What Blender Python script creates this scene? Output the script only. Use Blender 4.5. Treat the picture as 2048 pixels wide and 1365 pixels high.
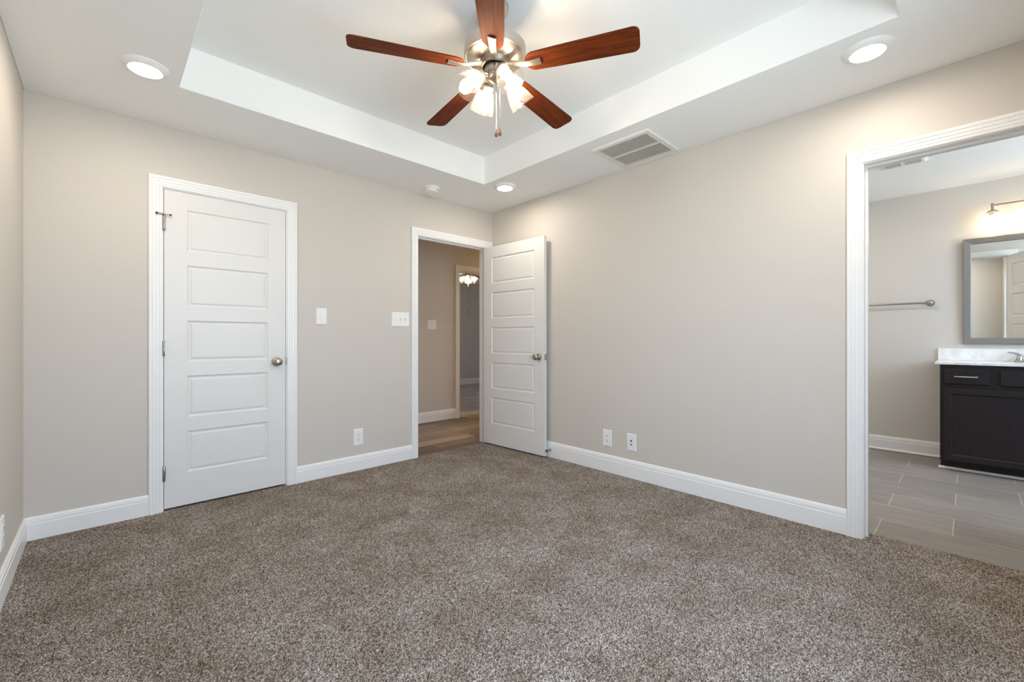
import bpy, bmesh, math, random
import numpy as np
from mathutils import Vector, Matrix

random.seed(7)
for o in list(bpy.data.objects):
    bpy.data.objects.remove(o, do_unlink=True)
S = bpy.context.scene
COL = S.collection
PI = math.pi

# ------------------------------------------------------------------ camera
FPX = 863.8
YAW = math.radians(46.6097)
cam_d = bpy.data.cameras.new('camera')
cam = bpy.data.objects.new('camera', cam_d)
COL.objects.link(cam)
cam_d.sensor_fit = 'HORIZONTAL'
cam_d.sensor_width = 36.0
cam_d.lens = FPX * 36.0 / 2048.0
cam_d.shift_y = -3.7 / 2048.0
cam_d.clip_start = 0.02
cam.location = (-3.016, -3.502, 1.092)
cam.rotation_euler = (PI / 2, 0, YAW - PI / 2)
S.camera = cam

# ------------------------------------------------------------------ colour management, world, daylight
S.view_settings.view_transform = 'Standard'
S.view_settings.look = 'None'
S.view_settings.gamma = 1.0
S.view_settings.use_curve_mapping = False
S.view_settings.exposure = 0.05
S.cycles.max_bounces = 14
S.cycles.diffuse_bounces = 10
S.cycles.glossy_bounces = 5
S.cycles.transparent_max_bounces = 16
S.cycles.sample_clamp_indirect = 6.0
S.cycles.caustics_reflective = False
S.cycles.caustics_refractive = False

SKY = 10.5
wd = bpy.data.worlds.new('daylight')
S.world = wd
wd.use_nodes = True
nt = wd.node_tree
nt.nodes.clear()
tc = nt.nodes.new('ShaderNodeTexCoord')
sp = nt.nodes.new('ShaderNodeSeparateXYZ')
mr = nt.nodes.new('ShaderNodeMapRange')
mr.inputs['From Min'].default_value = -0.12
mr.inputs['From Max'].default_value = 0.12
cr = nt.nodes.new('ShaderNodeValToRGB')
cr.color_ramp.elements[0].color = (0.86, 1.02, 1.16, 1)
cr.color_ramp.elements[1].color = (0.69, 0.92, 1.24, 1)
bgn = nt.nodes.new('ShaderNodeBackground')
bgn.inputs['Strength'].default_value = SKY
wo = nt.nodes.new('ShaderNodeOutputWorld')
nt.links.new(tc.outputs['Generated'], sp.inputs[0])
nt.links.new(sp.outputs['Z'], mr.inputs['Value'])
nt.links.new(mr.outputs['Result'], cr.inputs['Fac'])
nt.links.new(cr.outputs['Color'], bgn.inputs['Color'])
nt.links.new(bgn.outputs[0], wo.inputs['Surface'])

DOWNLIGHT_S = 138.0
FAN_BULB_S = 150.0
VANITY_BULB_S = 44.0
HALL_LIGHT_S = 500.0
BATH_FILL_S = 330.0
WARM = (1.0, 0.72, 0.42)
WARM2 = (1.0, 0.77, 0.53)


def portal(loc, rot, sx, sy):
    """a window opening that lets the sky in (sampling portal)"""
    l = bpy.data.lights.new('window_daylight', 'AREA')
    l.shape = 'RECTANGLE'
    l.size = sx
    l.size_y = sy
    l.cycles.is_portal = True
    o = bpy.data.objects.new('window_daylight', l)
    o.location = loc
    o.rotation_euler = rot
    COL.objects.link(o)


portal((-2.00, -4.04, 1.33), (PI / 2, 0, 0), 1.40, 1.60)     # bedroom window, faces +y
portal((1.25, -5.33, 1.60), (PI / 2, 0, 0), 1.50, 1.20)      # bathroom window, faces +y
portal((5.13, 2.175, 1.15), (PI / 2, 0, PI / 2), 0.55, 0.90)   # far bedroom window, faces -x


# ------------------------------------------------------------------ materials
def lin(r, g, b):
    f = lambda c: (c / 255 / 12.92) if c / 255 <= 0.04045 else ((c / 255 + 0.055) / 1.055) ** 2.4
    return (f(r), f(g), f(b), 1.0)


def newmat(name):
    m = bpy.data.materials.new(name)
    m.use_nodes = True
    n = m.node_tree.nodes
    b = n['Principled BSDF']
    return m, m.node_tree, b


def N(nt, typ, **kw):
    n = nt.nodes.new(typ)
    for k, v in kw.items():
        if k in n.inputs:
            n.inputs[k].default_value = v
        else:
            setattr(n, k, v)
    return n


def simple(name, col, rough=0.5, metal=0.0, spec=0.5, bump=None, aniso=0.0):
    m, nt, b = newmat(name)
    b.inputs['Base Color'].default_value = col
    b.inputs['Roughness'].default_value = rough
    b.inputs['Metallic'].default_value = metal
    b.inputs['Specular IOR Level'].default_value = spec
    if bump:
        scale, strength, dist = bump
        g = N(nt, 'ShaderNodeNewGeometry')
        no = N(nt, 'ShaderNodeTexNoise', Scale=scale, Detail=3.0, Roughness=0.6)
        bp = N(nt, 'ShaderNodeBump', Strength=strength, Distance=dist)
        nt.links.new(g.outputs['Position'], no.inputs['Vector'])
        nt.links.new(no.outputs['Fac'], bp.inputs['Height'])
        nt.links.new(bp.outputs[0], b.inputs['Normal'])
    return m


def emission(name, col, strength):
    m = bpy.data.materials.new(name)
    m.use_nodes = True
    nt = m.node_tree
    nt.nodes.clear()
    e = N(nt, 'ShaderNodeEmission', Strength=strength)
    e.inputs['Color'].default_value = (*col[:3], 1)
    o = N(nt, 'ShaderNodeOutputMaterial')
    nt.links.new(e.outputs[0], o.inputs['Surface'])
    return m


WALL = simple('wall_paint', lin(208, 202, 194), 0.55, spec=0.3, bump=(260, 0.10, 0.002))
CEIL = simple('ceiling_paint', lin(243, 244, 243), 0.8, spec=0.2, bump=(150, 0.45, 0.003))
TRIM = simple('trim_paint', lin(239, 239, 239), 0.35, spec=0.4)
DOORW = simple('door_paint', lin(226, 225, 223), 0.38, spec=0.4)
PLASTIC = simple('white_plastic', lin(240, 240, 238), 0.3)
NICKEL = simple('brushed_nickel', lin(176, 168, 158), 0.32, metal=1.0)
FANMETAL = simple('satin_nickel', lin(205, 196, 184), 0.36, metal=1.0)
CHROME = simple('chrome', lin(205, 208, 212), 0.12, metal=1.0)
BLACK = simple('black_gap', lin(24, 22, 20), 0.6)
DARK = simple('dark_slot', lin(55, 52, 50), 0.6)
GROOVE = simple('vent_groove', lin(150, 149, 145), 0.6)
FILTER = simple('duct_liner', lin(112, 76, 44), 0.8, bump=(70, 0.5, 0.01))
VENTW = simple('vent_enamel', lin(228, 227, 222), 0.35)
SLAT = simple('vent_slat', lin(205, 204, 194), 0.4)
MIRROR = simple('mirror_silver', (0.86, 0.88, 0.86, 1), 0.0, metal=1.0)
MFRAME = simple('pewter_frame', lin(132, 128, 124), 0.38, metal=0.35)
FOBWOOD = simple('fob_wood', lin(120, 70, 38), 0.35)
RUBBER = simple('rubber', lin(70, 66, 62), 0.7)
VINYL = simple('window_vinyl', lin(238, 238, 236), 0.4)


def espresso():
    m, nt, b = newmat('espresso_wood')
    g = N(nt, 'ShaderNodeNewGeometry')
    mp = N(nt, 'ShaderNodeMapping')
    mp.inputs['Scale'].default_value = (60, 60, 6)
    no = N(nt, 'ShaderNodeTexNoise', Scale=1.0, Detail=4.0)
    r = N(nt, 'ShaderNodeValToRGB')
    r.color_ramp.elements[0].color = lin(27, 23, 26)
    r.color_ramp.elements[1].color = lin(44, 38, 40)
    nt.links.new(g.outputs['Position'], mp.inputs[0])
    nt.links.new(mp.outputs[0], no.inputs['Vector'])
    nt.links.new(no.outputs['Fac'], r.inputs['Fac'])
    nt.links.new(r.outputs[0], b.inputs['Base Color'])
    b.inputs['Roughness'].default_value = 0.42
    b.inputs['Specular IOR Level'].default_value = 0.3
    return m


ESPRESSO = espresso()


def blade_wood():
    m, nt, b = newmat('blade_rosewood')
    t = N(nt, 'ShaderNodeTexCoord')
    mp = N(nt, 'ShaderNodeMapping')
    mp.inputs['Scale'].default_value = (5, 70, 20)
    no = N(nt, 'ShaderNodeTexNoise', Scale=1.0, Detail=5.0, Roughness=0.65, Distortion=0.4)
    r = N(nt, 'ShaderNodeValToRGB')
    e = r.color_ramp.elements
    e[0].position = 0.25
    e[0].color = lin(60, 28, 15)
    e[1].position = 0.75
    e[1].color = lin(122, 58, 22)
    k = r.color_ramp.elements.new(0.5)
    k.color = lin(92, 41, 18)
    nt.links.new(t.outputs['Object'], mp.inputs[0])
    nt.links.new(mp.outputs[0], no.inputs['Vector'])
    nt.links.new(no.outputs['Fac'], r.inputs['Fac'])
    nt.links.new(r.outputs[0], b.inputs['Base Color'])
    b.inputs['Roughness'].default_value = 0.5
    b.inputs['Specular IOR Level'].default_value = 0.06
    return m


BLADE = blade_wood()


def carpet_mat(name, dark, mid, light):
    m, nt, b = newmat(name)
    g = N(nt, 'ShaderNodeNewGeometry')
    mp = N(nt, 'ShaderNodeMapping')
    mp.inputs['Scale'].default_value = (1, 1, 0.3)
    v = N(nt, 'ShaderNodeTexVoronoi', Scale=300.0, Randomness=1.0)
    s = N(nt, 'ShaderNodeSeparateColor')
    r = N(nt, 'ShaderNodeValToRGB')
    e = r.color_ramp.elements
    e[0].position = 0.05
    e[0].color = dark
    e[1].position = 0.98
    e[1].color = light
    k = r.color_ramp.elements.new(0.5)
    k.color = mid
    # nap marks left by the vacuum: broad soft patches of pile leaning another way
    n1 = N(nt, 'ShaderNodeTexNoise', Scale=3.4, Detail=6.0, Roughness=0.66, Distortion=0.4)
    r1 = N(nt, 'ShaderNodeValToRGB')
    r1.color_ramp.elements[0].position = 0.36
    r1.color_ramp.elements[0].color = (0.82, 0.75, 0.66, 1)
    r1.color_ramp.elements[1].position = 0.64
    r1.color_ramp.elements[1].color = (1.19, 1.19, 1.22, 1)
    n2 = N(nt, 'ShaderNodeTexNoise', Scale=420.0, Detail=2.0)
    r2 = N(nt, 'ShaderNodeValToRGB')
    r2.color_ramp.elements[0].position = 0.3
    r2.color_ramp.elements[0].color = (0.6, 0.6, 0.6, 1)
    r2.color_ramp.elements[1].position = 0.7
    r2.color_ramp.elements[1].color = (1.3, 1.3, 1.3, 1)
    m1 = N(nt, 'ShaderNodeMix', data_type='RGBA', blend_type='MULTIPLY')
    m1.inputs[0].default_value = 1.0
    m2 = N(nt, 'ShaderNodeMix', data_type='RGBA', blend_type='MULTIPLY')
    m2.inputs[0].default_value = 1.0
    nt.links.new(g.outputs['Position'], mp.inputs[0])
    for x in (v, n2):
        nt.links.new(mp.outputs[0], x.inputs['Vector'])
    nt.links.new(g.outputs['Position'], n1.inputs['Vector'])
    nt.links.new(v.outputs['Color'], s.inputs[0])
    nt.links.new(s.outputs[0], r.inputs['Fac'])
    nt.links.new(n1.outputs['Fac'], r1.inputs['Fac'])
    nt.links.new(n2.outputs['Fac'], r2.inputs['Fac'])
    nt.links.new(r.outputs[0], m1.inputs[6])
    nt.links.new(r1.outputs[0], m1.inputs[7])
    nt.links.new(m1.outputs[2], m2.inputs[6])
    nt.links.new(r2.outputs[0], m2.inputs[7])
    nt.links.new(m2.outputs[2], b.inputs['Base Color'])
    b.inputs['Roughness'].default_value = 1.0
    b.inputs['Specular IOR Level'].default_value = 0.05
    b.inputs['Sheen Weight'].default_value = 0.15
    bp = N(nt, 'ShaderNodeBump', Strength=0.8, Distance=0.006)
    nt.links.new(v.outputs['Distance'], bp.inputs['Height'])
    bp.invert = True
    nt.links.new(bp.outputs[0], b.inputs['Normal'])
    return m


CARPET = carpet_mat('taupe_carpet', lin(72, 61, 52), lin(147, 134, 122), lin(214, 204, 193))
CARPET_LIT = carpet_mat('window_lit_carpet', lin(140, 140, 148), lin(208, 208, 216), lin(243, 243, 248))  # same kind of carpet, its window light painted in as a paler, bluer colour


def brick_floor(name, swap, x0, y0, length, row, mortar, c1, c2, cm, streak, rough, grain_amt, mortar_smooth=0.1, offset=0.5):
    """tiles or planks laid in courses; the long side runs along y when swap else along x"""
    m, nt, b = newmat(name)
    g = N(nt, 'ShaderNodeNewGeometry')
    s = N(nt, 'ShaderNodeSeparateXYZ')
    ax = N(nt, 'ShaderNodeMath', operation='SUBTRACT')
    ax.inputs[1].default_value = x0
    ay = N(nt, 'ShaderNodeMath', operation='SUBTRACT')
    ay.inputs[1].default_value = y0
    c = N(nt, 'ShaderNodeCombineXYZ')
    nt.links.new(g.outputs['Position'], s.inputs[0])
    nt.links.new(s.outputs['X'], ax.inputs[0])
    nt.links.new(s.outputs['Y'], ay.inputs[0])
    if swap:
        nt.links.new(ay.outputs[0], c.inputs[0])
        nt.links.new(ax.outputs[0], c.inputs[1])
    else:
        nt.links.new(ax.outputs[0], c.inputs[0])
        nt.links.new(ay.outputs[0], c.inputs[1])
    br = N(nt, 'ShaderNodeTexBrick')
    br.offset = offset
    br.inputs['Scale'].default_value = 1.0
    br.inputs['Brick Width'].default_value = length
    br.inputs['Row Height'].default_value = row
    br.inputs['Mortar Size'].default_value = mortar
    br.inputs['Mortar Smooth'].default_value = mortar_smooth
    br.inputs['Color1'].default_value = c1
    br.inputs['Color2'].default_value = c2
    br.inputs['Mortar'].default_value = cm
    nt.links.new(c.outputs[0], br.inputs['Vector'])
    mp = N(nt, 'ShaderNodeMapping')
    mp.inputs['Scale'].default_value = (streak[0], streak[1], 1)
    nt.links.new(c.outputs[0], mp.inputs[0])
    no = N(nt, 'ShaderNodeTexNoise', Scale=1.0, Detail=5.0, Roughness=0.6, Distortion=0.6)
    nt.links.new(mp.outputs[0], no.inputs['Vector'])
    r = N(nt, 'ShaderNodeValToRGB')
    r.color_ramp.elements[0].position = 0.3
    r.color_ramp.elements[0].color = (1 - grain_amt,) * 3 + (1,)
    r.color_ramp.elements[1].position = 0.7
    r.color_ramp.elements[1].color = (1 + grain_amt,) * 3 + (1,)
    nt.links.new(no.outputs['Fac'], r.inputs['Fac'])
    mx = N(nt, 'ShaderNodeMix', data_type='RGBA', blend_type='MULTIPLY')
    mx.inputs[0].default_value = 1.0
    nt.links.new(br.outputs['Color'], mx.inputs[6])
    nt.links.new(r.outputs[0], mx.inputs[7])
    nt.links.new(mx.outputs[2], b.inputs['Base Color'])
    b.inputs['Roughness'].default_value = rough
    b.inputs['Specular IOR Level'].default_value = 0.35
    return m


TILE = brick_floor('grey_plank_tile', True, 0.107 - 0.316 * 10, -3.136 - 0.608 * 10.5, 0.608, 0.316, 0.0026,
                   lin(140, 133, 126), lin(152, 144, 137), lin(190, 182, 172), (3, 22), 0.42, 0.14)
PLANK = brick_floor('vinyl_plank', False, -3.0, -0.02, 1.22, 0.178, 0.0012,
                    lin(92, 74, 61), lin(182, 164, 147), lin(60, 46, 37), (4, 40), 0.38, 0.36)


def marble():
    m, nt, b = newmat('cultured_marble')
    g = N(nt, 'ShaderNodeNewGeometry')
    no = N(nt, 'ShaderNodeTexNoise', Scale=5.0, Detail=5.0, Distortion=2.5)
    r = N(nt, 'ShaderNodeValToRGB')
    r.color_ramp.elements[0].position = 0.35
    r.color_ramp.elements[0].color = lin(226, 226, 226)
    r.color_ramp.elements[1].position = 0.6
    r.color_ramp.elements[1].color = lin(244, 244, 243)
    nt.links.new(g.outputs['Position'], no.inputs['Vector'])
    nt.links.new(no.outputs['Fac'], r.inputs['Fac'])
    nt.links.new(r.outputs[0], b.inputs['Base Color'])
    b.inputs['Roughness'].default_value = 0.18
    return m


MARBLE = marble()


def thin_glass(name, clear, milk, seeds):
    """thin blown glass: mostly see-through, glossy at grazing angles, optional seeds and milkiness"""
    m = bpy.data.materials.new(name)
    m.use_nodes = True
    nt = m.node_tree
    nt.nodes.clear()
    tr = N(nt, 'ShaderNodeBsdfTransparent')
    tr.inputs['Color'].default_value = (0.97, 0.97, 0.96, 1)
    tl = N(nt, 'ShaderNodeBsdfTranslucent')
    tl.inputs['Color'].default_value = (0.95, 0.94, 0.92, 1)
    gl = N(nt, 'ShaderNodeBsdfGlossy', Roughness=0.05)
    lw = N(nt, 'ShaderNodeLayerWeight', Blend=0.5)
    fm = N(nt, 'ShaderNodeMapRange')
    fm.inputs['From Min'].default_value = 0.55
    fm.inputs['To Min'].default_value = 0.04
    fm.inputs['To Max'].default_value = 0.30
    mx = N(nt, 'ShaderNodeMixShader')
    mx2 = N(nt, 'ShaderNodeMixShader')
    o = N(nt, 'ShaderNodeOutputMaterial')
    if seeds:
        t = N(nt, 'ShaderNodeTexCoord')
        v = N(nt, 'ShaderNodeTexNoise', Scale=190.0, Detail=2.0)
        r = N(nt, 'ShaderNodeMapRange')
        r.inputs['From Min'].default_value = 0.45
        r.inputs['From Max'].default_value = 0.68
        r.inputs['To Min'].default_value = milk
        r.inputs['To Max'].default_value = min(1, milk + seeds)
        nt.links.new(t.outputs['Object'], v.inputs['Vector'])
        nt.links.new(v.outputs['Fac'], r.inputs['Value'])
        nt.links.new(r.outputs[0], mx.inputs[0])
    else:
        mx.inputs[0].default_value = milk
    nt.links.new(tr.outputs[0], mx.inputs[1])
    nt.links.new(tl.outputs[0], mx.inputs[2])
    nt.links.new(lw.outputs['Facing'], fm.inputs['Value'])
    nt.links.new(fm.outputs[0], mx2.inputs[0])
    nt.links.new(mx.outputs[0], mx2.inputs[1])
    nt.links.new(gl.outputs[0], mx2.inputs[2])
    nt.links.new(mx2.outputs[0], o.inputs['Surface'])
    return m


SEEDED = thin_glass('seeded_glass', 0.7, 0.010, 0.075)
CLEARG = thin_glass('clear_glass', 0.95, 0.03, 0.0)
PANE = thin_glass('window_pane', 0.97, 0.0, 0.0)
LENS = emission('led_lens', (1.0, 0.88, 0.73), DOWNLIGHT_S)
BULB = emission('fan_bulb', WARM2, FAN_BULB_S)
VBULB = emission('vanity_bulb', WARM2, VANITY_BULB_S)
BATH_FILL_LENS = emission('bath_fill_lens', (1.0, 0.90, 0.79), BATH_FILL_S)  # glow of the added bathroom fill light
HLENS = emission('hall_lens', WARM, HALL_LIGHT_S)


# ------------------------------------------------------------------ mesh helpers
class MB:
    def __init__(self):
        self.bm = bmesh.new()

    def box(self, x0, x1, y0, y1, z0, z1):
        vs = [self.bm.verts.new(p) for p in
              [(x0, y0, z0), (x1, y0, z0), (x1, y1, z0), (x0, y1, z0), (x0, y0, z1), (x1, y0, z1), (x1, y1, z1), (x0, y1, z1)]]
        for f in [(0, 3, 2, 1), (4, 5, 6, 7), (0, 1, 5, 4), (1, 2, 6, 5), (2, 3, 7, 6), (3, 0, 4, 7)]:
            self.bm.faces.new([vs[i] for i in f])
        return self

    def quad(self, *ps):
        self.bm.faces.new([self.bm.verts.new(p) for p in ps])
        return self

    def loops(self, rings, close_ring=True, cap0=False, cap1=False):
        """skin a list of equal-length point rings"""
        rv = [[self.bm.verts.new(p) for p in r] for r in rings]
        n = len(rv[0])
        for a, b in zip(rv[:-1], rv[1:]):
            for i in range(n if close_ring else n - 1):
                j = (i + 1) % n
                try:
                    self.bm.faces.new([a[i], a[j], b[j], b[i]])
                except ValueError:
                    pass
        if cap0:
            self.bm.faces.new(rv[0][::-1])
        if cap1:
            self.bm.faces.new(rv[-1])
        return self

    def lathe(self, prof, seg=32, mat=None, cap0=False, cap1=False):
        """prof: [(r, z)] about the z axis, then transformed by mat"""
        mat = mat or Matrix.Identity(4)
        rings = []
        for r, z in prof:
            rings.append([mat @ Vector((max(r, 1e-5) * math.cos(2 * PI * i / seg), max(r, 1e-5) * math.sin(2 * PI * i / seg), z)) for i in range(seg)])
        return self.loops(rings, True, cap0, cap1)

    def tube(self, pts, r, seg=10, caps=True):
        pts = [Vector(p) for p in pts]
        rr = r if isinstance(r, (list, tuple)) else [r] * len(pts)
        rings = []
        up = Vector((0, 0, 1))
        for i, p in enumerate(pts):
            t = (pts[min(i + 1, len(pts) - 1)] - pts[max(i - 1, 0)]).normalized()
            ref = up if abs(t.dot(up)) < 0.95 else Vector((1, 0, 0))
            a = t.cross(ref).normalized()
            b = a.cross(t).normalized()
            rings.append([p + (a * math.cos(2 * PI * k / seg) + b * math.sin(2 * PI * k / seg)) * rr[i] for k in range(seg)])
        return self.loops(rings, True, caps, caps)

    def sphere(self, c, r, seg=20, rings=12, sz=1.0):
        c = Vector(c)
        prof = [(r * math.sin(PI * k / rings), -r * sz * math.cos(PI * k / rings)) for k in range(rings + 1)]
        return self.lathe(prof, seg, Matrix.Translation(c))

    def build(self, name, mat, parent=None, smooth=False, bevel=0.0, loc=None, rot=None, angle=40):
        bmesh.ops.remove_doubles(self.bm, verts=self.bm.verts, dist=1e-6)
        bmesh.ops.recalc_face_normals(self.bm, faces=self.bm.faces)
        me = bpy.data.meshes.new(name)
        self.bm.to_mesh(me)
        self.bm.free()
        me.materials.append(mat)
        if smooth:
            for p in me.polygons:
                p.use_smooth = True
            try:
                me.set_sharp_from_angle(angle=math.radians(angle))
            except Exception:
                pass
        o = bpy.data.objects.new(name, me)
        COL.objects.link(o)
        if parent is not None:
            o.parent = parent
        if loc:
            o.location = loc
        if rot:
            o.rotation_euler = rot
        if bevel:
            md = o.modifiers.new('bevel', 'BEVEL')
            md.width = bevel
            md.segments = 2
            md.limit_method = 'ANGLE'
            md.angle_limit = math.radians(35)
        return o


def tag(o, label=None, cat=None, group=None, kind=None):
    if label:
        o['label'] = label
    if cat:
        o['category'] = cat
    if group:
        o['group'] = group
    if kind:
        o['kind'] = kind
    return o


def empty(name, loc, label, cat, group=None, rot=None, kind=None):
    o = bpy.data.objects.new(name, None)
    o.empty_display_size = 0.05
    COL.objects.link(o)
    o.location = loc
    if rot:
        o.rotation_euler = rot
    return tag(o, label, cat, group, kind)


def copy_tree(o, parent=None):
    c = o.copy()
    COL.objects.link(c)
    c.parent = parent
    for ch in list(o.children):
        copy_tree(ch, c)
    return c


def wall(name, axis, p0, p1, a0, a1, z0, z1, openings=(), mat=None, label=None):
    """wall slab between planes p0..p1 on axis ('x' or 'y'), spanning a0..a1 along the other axis, with openings (b0,b1,c0,c1)"""
    A = sorted({a0, a1, *[v for o in openings for v in o[:2]]})
    Z = sorted({z0, z1, *[v for o in openings for v in o[2:]]})
    A = [a for a in A if a0 <= a <= a1]
    Z = [z for z in Z if z0 <= z <= z1]

    def solid(i, j):
        if i < 0 or j < 0 or i >= len(A) - 1 or j >= len(Z) - 1:
            return False
        ca, cz = (A[i] + A[i + 1]) / 2, (Z[j] + Z[j + 1]) / 2
        return not any(o[0] < ca < o[1] and o[2] < cz < o[3] for o in openings)

    P = (lambda p, a, z: (p, a, z)) if axis == 'x' else (lambda p, a, z: (a, p, z))
    mb = MB()
    for i in range(len(A) - 1):
        for j in range(len(Z) - 1):
            if not solid(i, j):
                continue
            l, r, b, t = A[i], A[i + 1], Z[j], Z[j + 1]
            for p in (p0, p1):
                mb.quad(P(p, l, b), P(p, r, b), P(p, r, t), P(p, l, t))
            if not solid(i - 1, j):
                mb.quad(P(p0, l, b), P(p1, l, b), P(p1, l, t), P(p0, l, t))
            if not solid(i + 1, j):
                mb.quad(P(p0, r, b), P(p1, r, b), P(p1, r, t), P(p0, r, t))
            if not solid(i, j - 1):
                mb.quad(P(p0, l, b), P(p1, l, b), P(p1, r, b), P(p0, r, b))
            if not solid(i, j + 1):
                mb.quad(P(p0, l, t), P(p1, l, t), P(p1, r, t), P(p0, r, t))
    o = mb.build(name, mat or WALL)
    return tag(o, label, None, None, 'structure')


CAS = [(0.0, 0.0), (0.0, 0.008), (0.004, 0.0105), (0.012, 0.0115), (0.0145, 0.0095), (0.0165, 0.0125), (0.028, 0.0135), (0.031, 0.0110),
       (0.033, 0.0145), (0.046, 0.0155), (0.0495, 0.0125), (0.0515, 0.0165), (0.060, 0.0175), (0.066, 0.0165), (0.068, 0.014), (0.068, 0.0)]


def casing(name, axis, plane, sgn, a0, a1, zt, zb=-0.01, label=None):
    """three-sided moulded casing round an opening a0..a1 up to zt on the wall plane, standing out to sgn"""
    P = (lambda p, a, z: (p, a, z)) if axis == 'x' else (lambda p, a, z: (a, p, z))
    mb = MB()
    rings = []
    st = [lambda o: (a0 - o, zb), lambda o: (a0 - o, zt + o), lambda o: (a1 + o, zt + o), lambda o: (a1 + o, zb)]
    for f in st:
        rings.append([P(plane + sgn * h, *f(o)) for o, h in CAS])
    mb.loops(rings, True, True, True)
    o = mb.build(name, TRIM)
    return tag(o, label, None, None, 'structure')


def jamb(name, axis, p0, p1, a0, a1, zt, stop=None, label=None):
    """lining of an opening between wall faces p0..p1; clear opening a0..a1, zt; stop strip between stop planes"""
    t = 0.018
    mb = MB()
    B = (lambda q0, q1, b0, b1, c0, c1: mb.box(q0, q1, b0, b1, c0, c1)) if axis == 'x' else \
        (lambda q0, q1, b0, b1, c0, c1: mb.box(b0, b1, q0, q1, c0, c1))
    B(p0, p1, a0 - t, a0, -0.01, zt)
    B(p0, p1, a1, a1 + t, -0.01, zt)
    B(p0, p1, a0 - t, a1 + t, zt, zt + t)
    if stop:
        s = 0.011
        B(stop[0], stop[1], a0, a0 + s, -0.01, zt)
        B(stop[0], stop[1], a1 - s, a1, -0.01, zt)
        B(stop[0], stop[1], a0 + s, a1 - s, zt - s, zt)
    o = mb.build(name, TRIM, bevel=0.001)
    return tag(o, label, None, None, 'structure')


def base_prof(h):
    return [(0, 0), (0.015, 0), (0.015, h * 0.70), (0.0135, h * 0.715), (0.0115, h * 0.735), (0.0135, h * 0.76), (0.0125, h * 0.865),
            (0.0095, h * 0.88), (0.0105, h * 0.905), (0.007, h * 0.97), (0.004, h), (0, h)]


def baseboard(name, runs, h=0.125, label=None, shoe=False):
    """runs: (axis, plane, sgn, a0, a1)"""
    mb = MB()
    for axis, plane, sgn, a0, a1 in runs:
        P = (lambda p, a, z: (p, a, z)) if axis == 'x' else (lambda p, a, z: (a, p, z))
        pr = base_prof(h)
        mb.loops([[P(plane + sgn * d, a, z) for d, z in pr] for a in (a0, a1)], True, True, True)
        if shoe:
            q = [(0.015, 0), (0.028, 0), (0.027, 0.006), (0.022, 0.014), (0.015, 0.018)]
            mb.loops([[P(plane + sgn * d, a, z) for d, z in q] for a in (a0, a1)], True, True, True)
    o = mb.build(name, TRIM)
    return tag(o, label, None, None, 'structure')


# ------------------------------------------------------------------ main dimensions
H = 2.44          # bedroom soffit
TRAY = 2.675
XL, YF = -3.331, -3.91
T = 0.114
X1 = 2.60         # bathroom far wall
Y1 = 1.38         # hall far wall
HB = 2.475        # bathroom ceiling
DH = 2.048        # clear door height
CL = (-2.741, -2.027)      # closet clear opening (x)
EN = (-0.900, -0.079)      # entry clear opening (x)
BA = (-3.830, -3.109)      # bath clear opening (y)
R2 = (0.594, 1.356)        # far bedroom clear opening (x)
r = 0.018

# ------------------------------------------------------------------ shell
wall('wall_back', 'y', 0, T, XL - T, 0, -0.05, 2.75,
     [(CL[0] - r, CL[1] + r, -1, DH + r), (EN[0] - r, EN[1] + r, -1, DH + r)], label='greige painted wall with the closet door and the hall doorway')
wall('wall_right', 'x', 0, T, YF - T, T, -0.05, 2.75, [(BA[0] - r, BA[1] + r, -1, DH + r)],
     label='greige painted wall with the bathroom doorway at its near end')
wall('wall_left', 'x', XL - T, XL, YF - T, 0.0, -0.05, 2.75, label='greige side wall at the left edge of the photo')
wall('wall_front', 'y', YF - T, YF, XL, 0, -0.05, 2.75, [(-2.70, -1.30, 0.53, 2.13)], label='window wall behind the camera')
wall('wall_hall_far', 'y', Y1, Y1 + T, -1.134, 5.1, -0.05, 2.75, [(R2[0] - r, R2[1] + r, -1, DH + r)],
     label='dim greige hall wall seen through the open doorway')
wall('wall_hall_left', 'x', -1.134, -1.02, T, Y1, -0.05, 2.75)
wall('wall_hall_right', 'x', 3.0, 3.114, T, Y1, -0.05, 2.75)
wall('wall_hall_near', 'y', 0, T, T, 3.114, -0.05, 2.75)
wall('wall_closet_back', 'y', 0.80, 0.914, XL - T, -1.134, -0.05, 2.75)
wall('wall_closet_left', 'x', XL - T, XL, T, 0.80, -0.05, 2.75)
wall('wall_bathroom_far', 'x', X1, X1 + T, -5.2, -1.9, -0.05, 2.75, label='greige bathroom wall behind the vanity')
wall('wall_bathroom_left', 'y', -1.9, -1.786, T, X1 + T, -0.05, 2.75)
wall('wall_bathroom_right', 'y', -5.314, -5.2, T, X1 + T, -0.05, 2.75, [(0.50, 2.00, 1.00, 2.20)])
wall('wall_bathroom_near', 'x', 0, T, -5.314, YF - T, -0.05, 2.75)
wall('wall_bedroom_far', 'y', 4.83, 4.944, -0.5, 5.114, -0.05, 2.75, label='far bedroom wall seen through two doorways')
wall('wall_bedroom_left', 'x', -0.614, -0.5, Y1 + T, 4.944, -0.05, 2.75)
wall('wall_bedroom_right', 'x', 5.0, 5.114, Y1 + T, 4.944, -0.05, 2.75, [(1.9, 2.45, 0.70, 1.60)])


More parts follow.
